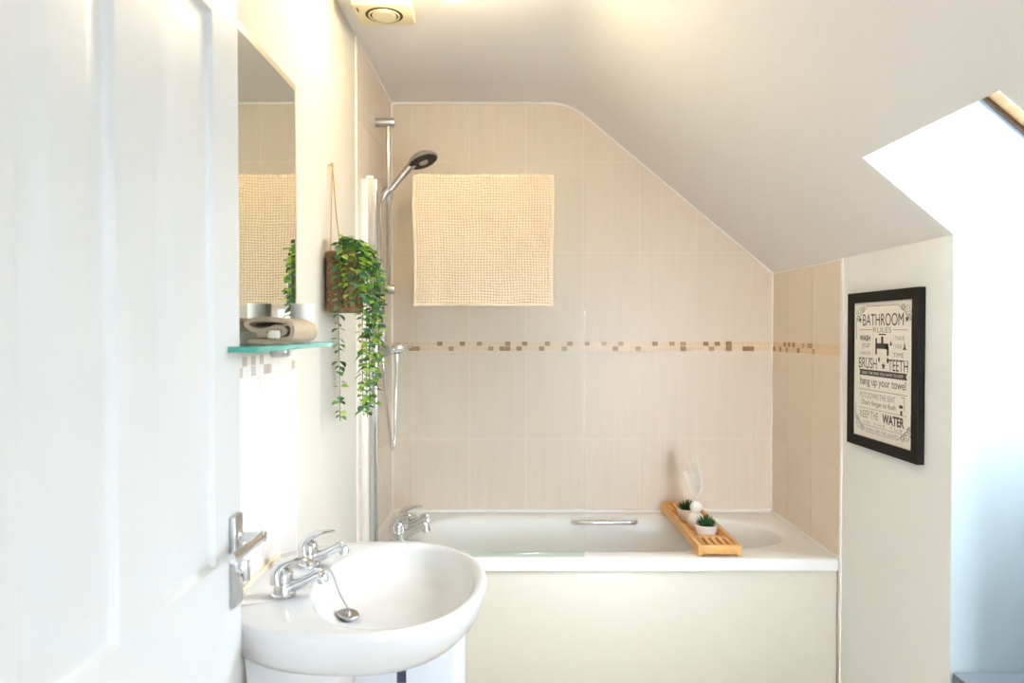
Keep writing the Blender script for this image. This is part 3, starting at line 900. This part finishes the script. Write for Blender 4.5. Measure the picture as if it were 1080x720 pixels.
# ------------------------------------------------------------------ shower
def shower():
    yr, xr = 2.95, -0.4895
    t = thing('shower_rail', (xr, yr, 1.53), 'chrome shower rail with two brackets on the tiled left wall', 'shower rail')
    b = MB(); b.sweep([(xr, yr, 1.515), (xr, yr, 2.185)], 0.0100, 20, up=(0, 1, 0)); b.build('rail', M['chrome'], t)
    for z in (2.187, 1.528):
        b = MB(); b.lathe([(0.0001, 0), (0.0185, 0), (0.0185, 0.070), (0.017, 0.074), (0.0001, 0.074)], 24, frame((XL + 0.0017, yr, z), (1, 0, 0)))
        b.build('bracket', M['satin'], t)
    b = MB()
    b.lathe([(0.0001, -0.024), (0.0155, -0.024), (0.017, -0.02), (0.017, 0.02), (0.0155, 0.024), (0.0001, 0.024)], 24, Matrix.Translation((xr, yr, 1.902)))
    b.lathe([(0.0001, -0.018), (0.017, -0.018), (0.019, 0.016), (0.0001, 0.016)], 24, frame((xr - 0.004, yr - 0.030, 1.905), (0.62, 0, 0.78)))
    b.build('slider', M['satin'], t)
    # handset
    hs = thing('hand_shower', (xr, yr - 0.03, 1.89), 'chrome hand shower with dark spray face held on the rail', 'shower head')
    A = Vector((-0.508, yr - 0.030, 1.878)); D = Vector((-0.388, yr - 0.032, 2.018))
    b = MB()
    b.sweep([A, A + (D - A) * 0.25, A + (D - A) * 0.6, A + (D - A) * 0.9, D + Vector((0.012, 0, 0.014))], [0.0105, 0.0125, 0.0135, 0.015, 0.017], 18, up=(0, 1, 0))
    n = Vector((0.36, -0.16, -0.92)).normalized()
    hc = Vector((-0.349, yr - 0.033, 2.030))
    b.lathe([(0.0001, -0.030), (0.018, -0.029), (0.040, -0.022), (0.056, -0.010), (0.062, -0.001), (0.062, 0.003), (0.058, 0.005), (0.0001, 0.005)], 40, frame(hc, n))
    b.build('handle', M['satin'], hs)
    b = MB()
    fm = frame(hc, n)
    b.lathe([(0.0001, 0.0045), (0.057, 0.0045), (0.057, 0.008), (0.053, 0.010), (0.022, 0.0105), (0.021, 0.0085), (0.0001, 0.0085)], 40, fm)
    for ring, cnt in ((0.048, 36), (0.039, 28), (0.030, 22)):
        for k in range(cnt):
            a = 2 * PI * k / cnt
            b.lathe([(0.0017, 0.0085), (0.0014, 0.0125), (0.0001, 0.0128)], 6, fm @ Matrix.Translation((ring * math.cos(a), ring * math.sin(a), 0)))
    b.build('spray_face', M['darkplastic'], hs, label='dark grey spray face')
    b = MB(); b.lathe([(0.0001, 0.008), (0.019, 0.008), (0.018, 0.012), (0.0001, 0.0135)], 24, fm)
    b.build('centre_cap', M['satin'], hs)
    # valve
    v = thing('shower_valve', (-0.50, 3.02, 1.29), 'chrome wall mounted shower mixer valve above the bath taps', 'shower valve')
    for y in (2.92, 3.10):
        b = MB(); b.lathe([(0.0001, 0), (0.030, 0), (0.028, 0.007), (0.016, 0.012), (0.016, 0.05), (0.0001, 0.05)], 28, frame((XL + 0.0017, y, 1.288), (1, 0, 0)))
        b.build('wall_flange', M['chrome'], v)
    b = MB()
    b.sweep([(-0.490, 2.86, 1.288), (-0.490, 3.165, 1.288)], 0.0215, 24)
    b.build('body', M['chrome'], v)
    for y0_, y1_ in ((2.815, 2.865), (3.16, 3.20)):
        b = MB()
        b.lathe([(0.0001, 0), (0.023, 0), (0.026, 0.004), (0.026, y1_ - y0_ - 0.004), (0.022, y1_ - y0_), (0.0001, y1_ - y0_)], 20, frame((-0.490, y0_, 1.288), (0, 1, 0)))
        b.build('knob', M['satin'], v)
    b = MB()
    b.sweep(bez([(-0.478, 3.02, 1.288), (-0.455, 3.02, 1.294), (-0.425, 3.02, 1.302), (-0.408, 3.02, 1.304)], 12), [0.019] * 5 + [0.014] * 4 + [0.010] * 4, 16)
    b.build('lever', M['chrome'], v)
    b = MB(); b.lathe([(0.0001, -0.030), (0.009, -0.030), (0.009, -0.022), (0.012, -0.02), (0.012, 0.0), (0.0001, 0.0)], 16, Matrix.Translation((-0.468, 3.02, 1.272)))
    b.build('hose_outlet', M['chrome'], v)
    # hose
    b = MB()
    path = bez([(-0.468, 3.02, 1.243), (-0.4695, 3.01, 1.15), (-0.472, 2.995, 1.0), (-0.474, 2.975, 0.915), (-0.4765, 2.955, 0.893), (-0.479, 2.935, 0.915), (-0.484, 2.91, 1.0), (-0.493, 2.88, 1.15),
                (-0.500, 2.87, 1.285), (-0.4985, 2.88, 1.42), (-0.503, 2.895, 1.60), (-0.513, 2.91, 1.76), (-0.5155, 2.918, 1.84), (-0.508, 2.92, 1.878)], 160)
    k = len(path)
    b.sweep(path, [0.0058 + 0.0006 * (i % 2) for i in range(k)], 10, up=(0, 1, 0))
    o = b.build('shower_hose', M['chrome'], smooth=60)
    tag(o, 'flexible metal shower hose looping down from the mixer valve', 'hose')
shower()

# ------------------------------------------------------------------ hanging basket and trailing plant
def tri_leaf(b, p, d, n, l, w, mi):
    d = d.normalized()
    sd = d.cross(n)
    if sd.length < 1e-3: sd = d.orthogonal()
    sd.normalize(); n = sd.cross(d)
    m0 = b.bm.verts.new(p)
    l1 = b.bm.verts.new(p + d * l * 0.35 + sd * w * 0.5 + n * w * 0.16)
    r1 = b.bm.verts.new(p + d * l * 0.35 - sd * w * 0.5 + n * w * 0.16)
    l2 = b.bm.verts.new(p + d * l * 0.7 + sd * w * 0.38 + n * w * 0.10)
    r2 = b.bm.verts.new(p + d * l * 0.7 - sd * w * 0.38 + n * w * 0.10)
    c1 = b.bm.verts.new(p + d * l * 0.45); tp = b.bm.verts.new(p + d * l - n * l * 0.08)
    for q in ((m0, c1, l1), (m0, r1, c1), (l1, c1, tp, l2), (c1, r1, r2, tp)):
        f = b.bm.faces.new(q); f.material_index = mi

def basket_plant():
    bx0, bx1, by0, by1, bz0, bz1 = -0.534, -0.448, 2.10, 2.275, 1.421, 1.588
    cxb, cyb = (bx0 + bx1) / 2, (by0 + by1) / 2
    t = thing('hanging_basket', (cxb, cyb, bz0), 'brown woven wall basket hanging by a jute cord beside the mirror', 'basket')
    b = MB()
    rows, cols = 17, 44
    def loop(z, ph, amp, grow=0.0):
        pts = []
        hx, hy = (bx1 - bx0) / 2 - 0.006 + grow, (by1 - by0) / 2 - 0.006 + grow
        n = cols * 4
        for k in range(n):
            a = 2 * PI * k / n
            c, s_ = math.cos(a), math.sin(a)
            q = (abs(c / hx) ** 5 + abs(s_ / hy) ** 5) ** (-1 / 5)
            q += amp * math.cos(a * cols + ph)
            pts.append((max(bx0 + 0.004, cxb + c * q), cyb + s_ * q, z))
        return pts
    for r in range(rows):
        z = bz0 + 0.006 + (bz1 - bz0 - 0.012) * r / (rows - 1)
        b.sweep(loop(z, PI * (r % 2), 0.0028), 0.0050, 6, loop=True)
    b.sweep(loop(bz1 - 0.004, 0, 0.0), 0.0085, 8, loop=True)
    b.sweep(loop(bz0 + 0.005, 0, 0.0), 0.007, 8, loop=True)
    for k in range(cols):
        a = 2 * PI * (k + 0.5) / cols
        c, s_ = math.cos(a), math.sin(a)
        q = (abs(c / (0.037)) ** 5 + abs(s_ / (0.0815)) ** 5) ** (-1 / 5)
        b.sweep([(cxb + c * q, cyb + s_ * q, bz0 + 0.004), (cxb + c * q, cyb + s_ * q, bz1 - 0.004)], 0.003, 5, up=(0, 1, 0))
    b.box((bx0 + 0.008, by0 + 0.010, bz0 + 0.002), (bx1 - 0.008, by1 - 0.010, bz0 + 0.010))
    b.build('basket_body', M['rattan'], t, smooth=60)
    hk = Vector((XL + 0.012, 2.19, 1.852))
    b = MB()
    b.sweep([hk, (XL + 0.016, 2.155, 1.70), (XL + 0.022, 2.125, bz1 - 0.006)], 0.0019, 6, up=(0, 1, 0))
    b.sweep([hk, (XL + 0.018, 2.215, 1.70), (XL + 0.026, 2.245, bz1 - 0.006)], 0.0019, 6, up=(0, 1, 0))
    b.lathe([(0.0001, -0.006), (0.004, -0.004), (0.0045, 0.002), (0.003, 0.006), (0.0001, 0.007)], 10, Matrix.Translation(hk))
    b.build('cord', M['cord'], t, label='jute hanging cord')
    b = MB(); b.sweep([(XL + 0.0002, 2.19, 1.853), (XL + 0.018, 2.19, 1.853), (XL + 0.021, 2.19, 1.859)], 0.0022, 8)
    b.build('wall_hook', M['satin'], t)

    p = thing('trailing_plant', (cxb, cyb, bz0 + 0.011), 'green leafy plant trailing out of the woven wall basket', 'plant')
    rnd = random.Random(5)
    LM = [M['leafa'], M['leafb'], M['leafc'], M['leafd']]
    rim = bz1 + 0.006
    def strand(path, dens, size, wts, spread=1.0):
        b = MB()
        P = bez(path, 60)
        b.sweep(P, 0.0011, 5, up=(0.3, 1, 0), mi=4)
        acc = 0.0
        k = 0
        for a_, c_ in zip(P[:-1], P[1:]):
            acc += (c_ - a_).length
            while acc > dens:
                acc -= dens
                d0 = (c_ - a_).normalized()
                ph = k * 2.2 + rnd.uniform(-0.5, 0.5)
                for s_ in (0, PI):
                    side = Vector((math.cos(ph + s_), math.sin(ph + s_), 0))
                    d = side * spread + d0 * rnd.uniform(0.1, 0.6) + Vector((0, 0, rnd.uniform(-0.5, 0.25)))
                    q = a_ + side * 0.0015
                    sz = size * rnd.uniform(0.85, 1.45)
                    if q.x + d.normalized().x * sz < XL + 0.006: d.x = abs(d.x)
                    if q.y > 2.2 and q.y + d.normalized().y * sz > 2.62: d.y = -abs(d.y)
                    nn = Vector((rnd.uniform(-.4, .6), rnd.uniform(-.7, .2), 1)).normalized()
                    tri_leaf(b, q, d, nn, sz, sz * rnd.uniform(0.62, 0.85), rnd.choices((0, 1, 2, 3), wts)[0])
                k += 1
        b.build('strand', LM + [M['stem']], p, smooth=0)
    low = 1.10
    zin = bz0 + 0.05
    strand([(cxb, by0 + 0.03, zin), (cxb + 0.0, by0 + 0.02, rim + 0.015), (-0.487, by0 - 0.014, rim), (-0.486, by0 - 0.016, 1.50), (-0.489, by0 - 0.008, 1.40), (-0.488, by0 + 0.0, 1.25), (-0.487, by0, low + 0.01)], 0.021, 0.020, (3, 1, 3, 3))
    for dx, y, zl, pw in ((0.020, 2.135, 1.12, (4, 3, 2, 1)), (0.032, 2.175, 1.15, (3, 4, 2, 1)), (0.016, 2.215, 1.105, (3, 2, 3, 2)), (0.040, 2.235, 1.20, (3, 4, 2, 1)), (0.026, 2.265, 1.13, (3, 2, 4, 2)), (0.055, 2.205, 1.30, (3, 4, 3, 1))):
        x = bx1 + dx
        strand([(cxb + 0.01, y, zin), (cxb + 0.012, y, rim + 0.02), (bx1 + dx * 0.5, y + 0.005, rim + 0.012), (x, y + 0.008, 1.53), (x - 0.004, y + 0.01, 1.40), (x - 0.004, y + 0.006, 1.27), (x - 0.002, y + 0.008, zl)], 0.0165, 0.021, pw)
    for dx, y, zl in ((0.014, 2.115, 1.46), (0.022, 2.15, 1.44), (0.034, 2.20, 1.40), (0.045, 2.25, 1.42), (0.012, 2.24, 1.45)):
        x = bx1 + dx
        strand([(cxb, y, zin), (cxb + 0.004, y, rim + 0.028), (bx1 + dx * 0.3, y - 0.01, rim + 0.018), (x, y - 0.008, 1.55), (x, y - 0.005, zl)], 0.0125, 0.022, (4, 3, 2, 2))
    for x, zl in ((-0.478, 1.47), (-0.463, 1.43)):
        strand([(x, by0 + 0.03, zin), (x, by0 + 0.02, rim + 0.02), (x + 0.003, by0 - 0.010, rim + 0.004), (x + 0.004, by0 - 0.016, 1.54), (x + 0.006, by0 - 0.013, zl)], 0.014, 0.018, (4, 3, 2, 2))
    for x, y in ((-0.50, 2.13), (-0.475, 2.16), (-0.49, 2.20), (-0.47, 2.235), (-0.49, 2.255)):
        strand([(x, y, zin), (x, y, rim - 0.02), (x + rnd.uniform(-.005, .02), y + rnd.uniform(-.015, .01), rim + 0.03)], 0.008, 0.021, (4, 2, 2, 4))
basket_plant()

# ------------------------------------------------------------------ bath caddy and what stands in it
def caddy():
    x0, x1, y0, y1 = 0.668, 0.822, 2.648, 3.305
    zb, zt = RZ + 0.0015, 0.596
    t = thing('bath_caddy', ((x0 + x1) / 2, (y0 + y1) / 2, RZ), 'slatted bamboo bath caddy laid across the tub', 'bath caddy')
    rt = 0.014
    for x in (x0, x1 - rt):
        b = MB()
        prof = [(y0, zb + 0.008), (y0 + 0.02, zb), (y0 + 0.032, zb), (y0 + 0.046, zb + 0.010), (y1 - 0.046, zb + 0.010), (y1 - 0.032, zb), (y1 - 0.02, zb), (y1, zb + 0.008), (y1, zt), (y0, zt)]
        b.prism([(x, y, z) for y, z in prof], (rt, 0, 0))
        b.build('side_rail', M['bamboo'], t, smooth=0)
    for y in (y0, y1 - rt):
        b = MB(); b.box((x0 + rt, y, zb + 0.012), (x1 - rt, y + rt, zt), 0.001); b.build('end_rail', M['bamboo'], t)
    sl = 0.115
    for y in (y0 + sl, y1 - sl - rt):
        b = MB(); b.box((x0 + rt, y, zb + 0.012), (x1 - rt, y + rt, zt), 0.001); b.build('cross_rail', M['bamboo'], t)
    n = 5
    w = (x1 - x0 - 2 * rt)
    for ya, yb in ((y0 + rt, y0 + sl), (y1 - sl, y1 - rt)):
        for k in range(n):
            c = x0 + rt + w * (k + 0.5) / n
            b = MB(); b.box((c - w / n * 0.31, ya - 0.002, zt - 0.012), (c + w / n * 0.31, yb + 0.002, zt - 0.002), 0.001); b.build('slat', M['bamboo'], t)
    b = MB(); b.box((x0 + rt - 0.002, y0 + rt - 0.002, zb + 0.012), (x1 - rt + 0.002, y1 - rt + 0.002, zb + 0.018), 0.001)
    b.build('tray_base', M['bamboo'], t)
    return zb + 0.018
TZ = caddy()

def pot(loc, label):
    t = thing('succulent_pot', loc, label, 'potted plant', 'potted succulents in the bath caddy')
    L = Vector(loc); T = Matrix.Translation(L)
    b = MB()
    b.lathe([(0.0001, 0), (0.026, 0), (0.031, 0.004), (0.038, 0.022), (0.0425, 0.044), (0.043, 0.050), (0.041, 0.051), (0.0395, 0.048), (0.038, 0.040), (0.0001, 0.039)], 40, T)
    b.build('pot', M['pot'], t, smooth=50)
    b = MB(); b.lathe([(0.0001, 0.0395), (0.0378, 0.0395), (0.030, 0.044), (0.0001, 0.046)], 24, T); b.build('soil', M['soil'], t)
    rnd = random.Random(3)
    b = MB()
    for ring, cnt, tilt, ln in ((0.0, 4, 0.15, 0.040), (0.004, 8, 0.5, 0.040), (0.006, 10, 0.85, 0.038), (0.008, 11, 1.15, 0.036)):
        for k in range(cnt):
            a = 2 * PI * (k + rnd.random() * 0.5) / cnt
            d = Vector((math.cos(a) * math.sin(tilt), math.sin(a) * math.sin(tilt), math.cos(tilt)))
            o = L + Vector((math.cos(a) * ring, math.sin(a) * ring, 0.044))
            l = ln * rnd.uniform(0.85, 1.1)
            up = Vector((0, 0, 1))
            b.sweep([o, o + d * l * 0.35, o + d * l * 0.7 + up * 0.002, o + d * l + up * 0.006], [(0.0035, 0.0025), (0.0055, 0.0032), (0.004, 0.0022), (0.0003, 0.0003)], 6, up=(0.1, 0.2, 1))
    b.build('succulent', M['succ'], t, smooth=60)
    return t
pA = pot((0.748, 2.845, TZ), 'white potted succulent nearest the front of the bath caddy')
pB = dup(pA, (0.735, 3.10, TZ), 'white potted succulent behind the white vase on the bath caddy')
pB.rotation_euler = (0, 0, 1.1)

def vase():
    L = Vector((0.738, 2.965, TZ))
    T = Matrix.Translation(L)
    o = thing('vase', L, 'white bubble shaped vase between two potted succulents on the caddy', 'vase')
    b = MB()
    prof = [(0.0001, 0), (0.018, 0), (0.022, 0.002)]
    for k in range(1, 16):
        a = -1.1 + 2.2 * k / 16
        prof.append((0.036 * math.cos(a), 0.034 + 0.036 * math.sin(a)))
    for k in range(1, 14):
        a = -0.95 + 1.95 * k / 14
        prof.append((0.0245 * math.cos(a), 0.087 + 0.0245 * math.sin(a)))
    prof += [(0.011, 0.109), (0.0105, 0.114), (0.009, 0.114), (0.009, 0.09), (0.0001, 0.088)]
    b.lathe(prof, 40, T)
    b.build('body', M['pot'], o, smooth=60)
    rnd = random.Random(9)
    specs = [((0.002, 0.0, 0.115), (0.008, -0.004, 0.18), (0.002, -0.006, 0.24), (-0.008, -0.008, 0.30)),
             ((-0.002, 0.002, 0.115), (-0.014, 0.004, 0.16), (-0.030, 0.006, 0.20), (-0.040, 0.008, 0.225)),
             ((0.0, -0.002, 0.115), (-0.006, 0.0, 0.17), (-0.016, 0.004, 0.22), (-0.022, 0.004, 0.265)),
             ((0.003, 0.002, 0.115), (0.014, 0.004, 0.16), (0.014, 0.008, 0.21), (0.008, 0.008, 0.25))]
    for i, s in enumerate(specs):
        g = thing('pampas_stem', L + Vector(s[0]) - Vector((0, 0, 0.02)), ['tallest cream dried pampas plume standing in the white vase', 'cream pampas plume in the vase leaning furthest over the rear pot', 'shorter cream pampas plume between the tallest and the leaning one', 'cream pampas plume leaning away from the pots in the white vase'][i], 'dried flower', 'pampas plumes in the vase')
        b = MB()
        P = bez([L + Vector(q) for q in ((s[0][0], s[0][1], 0.094),) + s], 30)
        b.sweep(P, 0.0012, 5, up=(0, 1, 0))
        k = len(P)
        for q in range(650):
            u = rnd.random() ** 0.8
            idx = int((0.38 + 0.62 * u) * (k - 1)); idx = min(idx, k - 2)
            o0 = P[idx]; d0 = (P[idx + 1] - P[idx]).normalized()
            a = rnd.uniform(0, 2 * PI)
            sd = Vector((math.cos(a), math.sin(a), 0))
            ln = 0.030 * (1 - 0.55 * u) * rnd.uniform(0.6, 1.1)
            e = o0 + (d0 * 0.85 + sd * 0.52).normalized() * ln
            m_ = o0 + (e - o0) * 0.5 + sd * 0.002
            b.sweep([o0, m_, e + Vector((0, 0, -0.002))], [0.0009, 0.0017, 0.0005], 3, up=(0.3, 0.5, 1))
        b.build('plume', M['plume'], g, smooth=60)
vase()

# ------------------------------------------------------------------ framed print
def text_mesh(s, width, height, bold=0.0):
    c = bpy.data.curves.new('lettering', 'FONT')
    c.body = s; c.size = 1; c.extrude = 0; c.offset = bold
    o = bpy.data.objects.new('lettering', c); COL.objects.link(o)
    dg = bpy.context.evaluated_depsgraph_get()
    me = bpy.data.meshes.new_from_object(o.evaluated_get(dg))
    bpy.data.objects.remove(o); bpy.data.curves.remove(c)
    xs = [v.co.x for v in me.vertices]; ys = [v.co.y for v in me.vertices]
    sx = width / (max(xs) - min(xs)); sy = height / (max(ys) - min(ys))
    cx, cy = (max(xs) + min(xs)) / 2, (max(ys) + min(ys)) / 2
    return me, cx, cy, sx, sy

def print_frame():
    y0, y1, z0, z1 = 2.10, 2.54, 0.985, 1.490
    bw, dp = 0.033, 0.022
    t = thing('framed_print', (XR, (y0 + y1) / 2, z0), 'black framed print of bathroom rules hanging on the grey white wall', 'framed print')
    b = MB()
    out = [(y0, z0), (y1, z0), (y1, z1), (y0, z1)]
    inn = [(y0 + bw, z0 + bw), (y1 - bw, z0 + bw), (y1 - bw, z1 - bw), (y0 + bw, z1 - bw)]
    b.loft([[(XR - 0.0005, *p) for p in out], [(XR - dp, *p) for p in out], [(XR - dp, *p) for p in inn], [(XR - 0.010, *p) for p in inn]], cap0=True, cap1=False)
    b.build('frame', M['black'], t, smooth=20)
    xp = XR - 0.013
    b = MB(); b.box((xp, y0 + bw - 0.002, z0 + bw - 0.002), (XR - 0.010, y1 - bw + 0.002, z1 - bw + 0.002))
    pa = b.build('print_sheet', M['paper'], t, smooth=0); WLOC[pa.name] = WLOC[t.name]
    xi = xp - 0.0006
    ym = (y0 + y1) / 2
    X = lambda u, z: Vector((xi, ym - u, z))       # u to the viewer's right
    def words(name, s, u, z, w, h, ink, bold=0.0):
        me, cx, cy, sx, sy = text_mesh(s, w, h, bold)
        bb = MB()
        bb.bm.from_mesh(me); bpy.data.meshes.remove(me)
        for v in bb.bm.verts:
            v.co = X(u + (v.co.x - cx) * sx, z + (v.co.y - cy) * sy)
        for f in bb.bm.faces: f.material_index = 0
        return bb.build(name, M[ink], pa, smooth=0)
    def shapes(name, polys, ink):
        bb = MB()
        for p in polys: bb.face([X(*q) for q in p])
        return bb.build(name, M[ink], pa, smooth=0)
    def bar(u0, u1, z, h): return [(u0, z - h / 2), (u1, z - h / 2), (u1, z + h / 2), (u0, z + h / 2)]
    def disc(u, z, r, n=14, ry=None): return [(u + r * math.cos(2 * PI * k / n), z + (ry or r) * math.sin(2 * PI * k / n)) for k in range(n)]
    def star(u, z, r): return [(u + (r if k % 2 == 0 else r * .45) * math.sin(PI * k / 5), z + (r if k % 2 == 0 else r * .45) * math.cos(PI * k / 5)) for k in range(10)]
    words('lettering', 'BATHROOM', 0, 1.400, 0.255, 0.038, 'ink')
    words('lettering', 'RULES', 0, 1.368, 0.115, 0.017, 'inkgrey')
    shapes('star', [star(-0.146, 1.400, 0.011)], 'ink'); shapes('star', [star(0.146, 1.400, 0.011)], 'ink')
    words('lettering', 'WASH', -0.112, 1.341, 0.072, 0.019, 'ink', 0.03)
    words('lettering', 'your', -0.104, 1.314, 0.058, 0.021, 'inkgrey')
    words('lettering', 'HANDS', -0.108, 1.292, 0.070, 0.012, 'inkgrey')
    # wall tap emblem with drops
    shapes('tap_emblem', [bar(-0.038, 0.040, 1.317, 0.017), bar(-0.042, -0.032, 1.316, 0.052), [(0.024, 1.326), (0.042, 1.314), (0.042, 1.288), (0.030, 1.288), (0.030, 1.306), (0.020, 1.308)],
                          bar(-0.006, 0.008, 1.334, 0.026), bar(-0.022, 0.024, 1.3535, 0.004), [(0.048, 1.318), (0.062, 1.322), (0.052, 1.336)], disc(0.036, 1.273, 0.0065, 12, 0.009), disc(-0.018, 1.2745, 0.0055, 12, 0.008)], 'ink')
    words('lettering', 'TAKE', 0.106, 1.343, 0.054, 0.012, 'inkgrey')
    words('lettering', 'YOUR', 0.098, 1.318, 0.040, 0.012, 'inkgrey')
    shapes('bell_emblem', [[(0.122, 1.309), (0.146, 1.309), (0.138, 1.316), (0.135, 1.330), (0.132, 1.330), (0.129, 1.316)]], 'ink')
    words('lettering', 'TIME', 0.100, 1.292, 0.060, 0.014, 'inkgrey')
    words('lettering', 'BRUSH', -0.093, 1.260, 0.120, 0.034, 'ink')
    shapes('star', [star(0.010, 1.255, 0.013)], 'ink')
    words('lettering', 'TEETH', 0.097, 1.260, 0.112, 0.034, 'ink')
    shapes('banner', [[(-0.150, 1.243 - 0.0235), (-0.143, 1.2295), (-0.150, 1.239), (0.150, 1.239), (0.143, 1.2295), (0.150, 1.2195)]], 'ink')
    xi -= 0.0004
    words('lettering', 'ONLY THE ONES YOU WANT TO KEEP', 0, 1.229, 0.255, 0.0085, 'paper')
    xi += 0.0004
    words('lettering', 'hang up your towel', 0, 1.198, 0.285, 0.033, 'ink')
    words('lettering', 'PUT DOWN THE SEAT', -0.030, 1.155, 0.225, 0.018, 'inkgrey')
    words('lettering', "Don't forget to flush", -0.022, 1.130, 0.215, 0.021, 'ink')
    shapes('toilet_emblem', [bar(0.118, 0.136, 1.166, 0.002), bar(0.134, 0.136, 1.147, 0.038), disc(0.116, 1.1385, 0.012, 14, 0.0055), bar(0.112, 0.124, 1.120, 0.014)], 'ink')
    words('lettering', 'KEEP THE', -0.080, 1.093, 0.120, 0.024, 'inkgrey')
    words('lettering', 'WATER', 0.070, 1.091, 0.130, 0.030, 'ink', 0.035)
    words('lettering', 'I N   T H E   T U B', 0.005, 1.067, 0.24, 0.008, 'inkgrey')
    words('lettering', 'TURN OFF THE LIGHTS', 0, 1.0455, 0.205, 0.010, 'inkgrey')
    rules = [bar(-0.15, -0.066, 1.368, 0.0022), bar(0.066, 0.15, 1.368, 0.0022), bar(-0.15, -0.06, 1.2765, 0.0018), bar(0.06, 0.15, 1.2765, 0.0018), bar(-0.15, 0.15, 1.174, 0.002), bar(-0.15, 0.15, 1.113, 0.0016), bar(-0.15, 0.15, 1.058, 0.0016)]
    for k in range(13):
        rules.append(bar(-0.058, -0.0565, 1.353 - k * 0.006, 0.004)); rules.append(bar(0.068, 0.0695, 1.353 - k * 0.006, 0.004))
    shapes('rule_lines', rules, 'inkgrey')
    # scrolled corner ornaments and thin border
    bb = MB()
    def line(pts, w=0.0009):
        bb.sweep([X(*p) for p in pts], (w, w) and w, 4, up=(1, 0, 0))
    U, Z0, Z1 = 0.172, 1.033, 1.448
    for su in (-1, 1):
        line([(su * U, Z0 + 0.09), (su * U, Z0 + 0.05)]); line([(su * U, Z1 - 0.05), (su * U, Z1 - 0.11)])
        for zc, sz in ((Z1, -1), (Z0, 1)):
            line([(su * 0.10, zc + sz * 0.004), (0, zc + sz * 0.004)])
            for r0, uc, vc, ph in ((0.022, 0.150, 0.020, 0), (0.013, 0.126, 0.012, 1.5), (0.013, 0.162, 0.044, 3)):
                pts = []
                for k in range(26):
                    a = ph + 4.6 * PI * k / 25 * 0.8
                    r = r0 * (1 - 0.8 * k / 25)
                    pts.append((su * (uc + r * math.cos(a)), zc + sz * (vc + r * math.sin(a) * 0.8)))
                line(pts)
            line([(su * 0.168, zc + sz * 0.052), (su * 0.150, zc + sz * 0.036), (su * 0.125, zc + sz * 0.020), (su * 0.098, zc + sz * 0.006)])
    bb.build('scroll_border', M['inkgrey'], pa, smooth=0)
print_frame()

# ------------------------------------------------------------------ extractor fan and ceiling lamp
t = thing('extractor_fan', (-0.39, 2.29, ZC), 'square cream extractor fan on the ceiling near the shower', 'extractor fan')
b = MB(); b.box((-0.478, 2.215, 2.330), (-0.304, 2.368, ZC - 0.0008), 0.006)
b.build('housing', M['fan'], t)
fc = (-0.391, 2.288, 2.3305)
fm = frame(fc, (0, 0, -1))
b = MB(); b.lathe([(0.047, -0.004), (0.057, -0.004), (0.057, 0.0016), (0.047, 0.0016)], 40, fm, cap0=False, cap1=False)
b.lathe([(0.0001, 0.0), (0.049, 0.0), (0.049, 0.0008), (0.0001, 0.0008)], 40, fm)
b.build('gap_ring', M['fandark'], t, label='dark ring shaped gap')
b = MB(); b.lathe([(0.0001, 0.0006), (0.036, 0.0006), (0.0375, 0.003), (0.036, 0.006), (0.0001, 0.006)], 40, fm)
b.lathe([(0.043, 0.0008), (0.0475, 0.0008), (0.0475, 0.005), (0.043, 0.005), (0.043, 0.0008)], 40, fm, cap0=False, cap1=False)
b.build('centre_disc', M['fan'], t)
b = MB(); b.box((-0.466, 2.235, 2.3285), (-0.462, 2.262, 2.331), 0.0008); b.build('vent_slit', M['fandark'], t)

LX, LY = -0.158, 2.0
t = thing('ceiling_lamp', (LX, LY, ZC), 'round opal ceiling lamp glowing warm above the bath area', 'ceiling lamp')
T = Matrix.Translation((LX, LY, ZC))
b = MB(); b.lathe([(0.0001, -0.0006), (0.075, -0.0006), (0.075, -0.028), (0.066, -0.032), (0.0001, -0.032)], 40, T); b.build('base', M['satin'], t)
b = MB(); b.lathe([(0.064, -0.030), (0.072, -0.045), (0.070, -0.075), (0.058, -0.102), (0.036, -0.120), (0.0001, -0.126)], 40, T, cap0=False); b.build('lamp_shade', M['lampglass'], t, smooth=60)
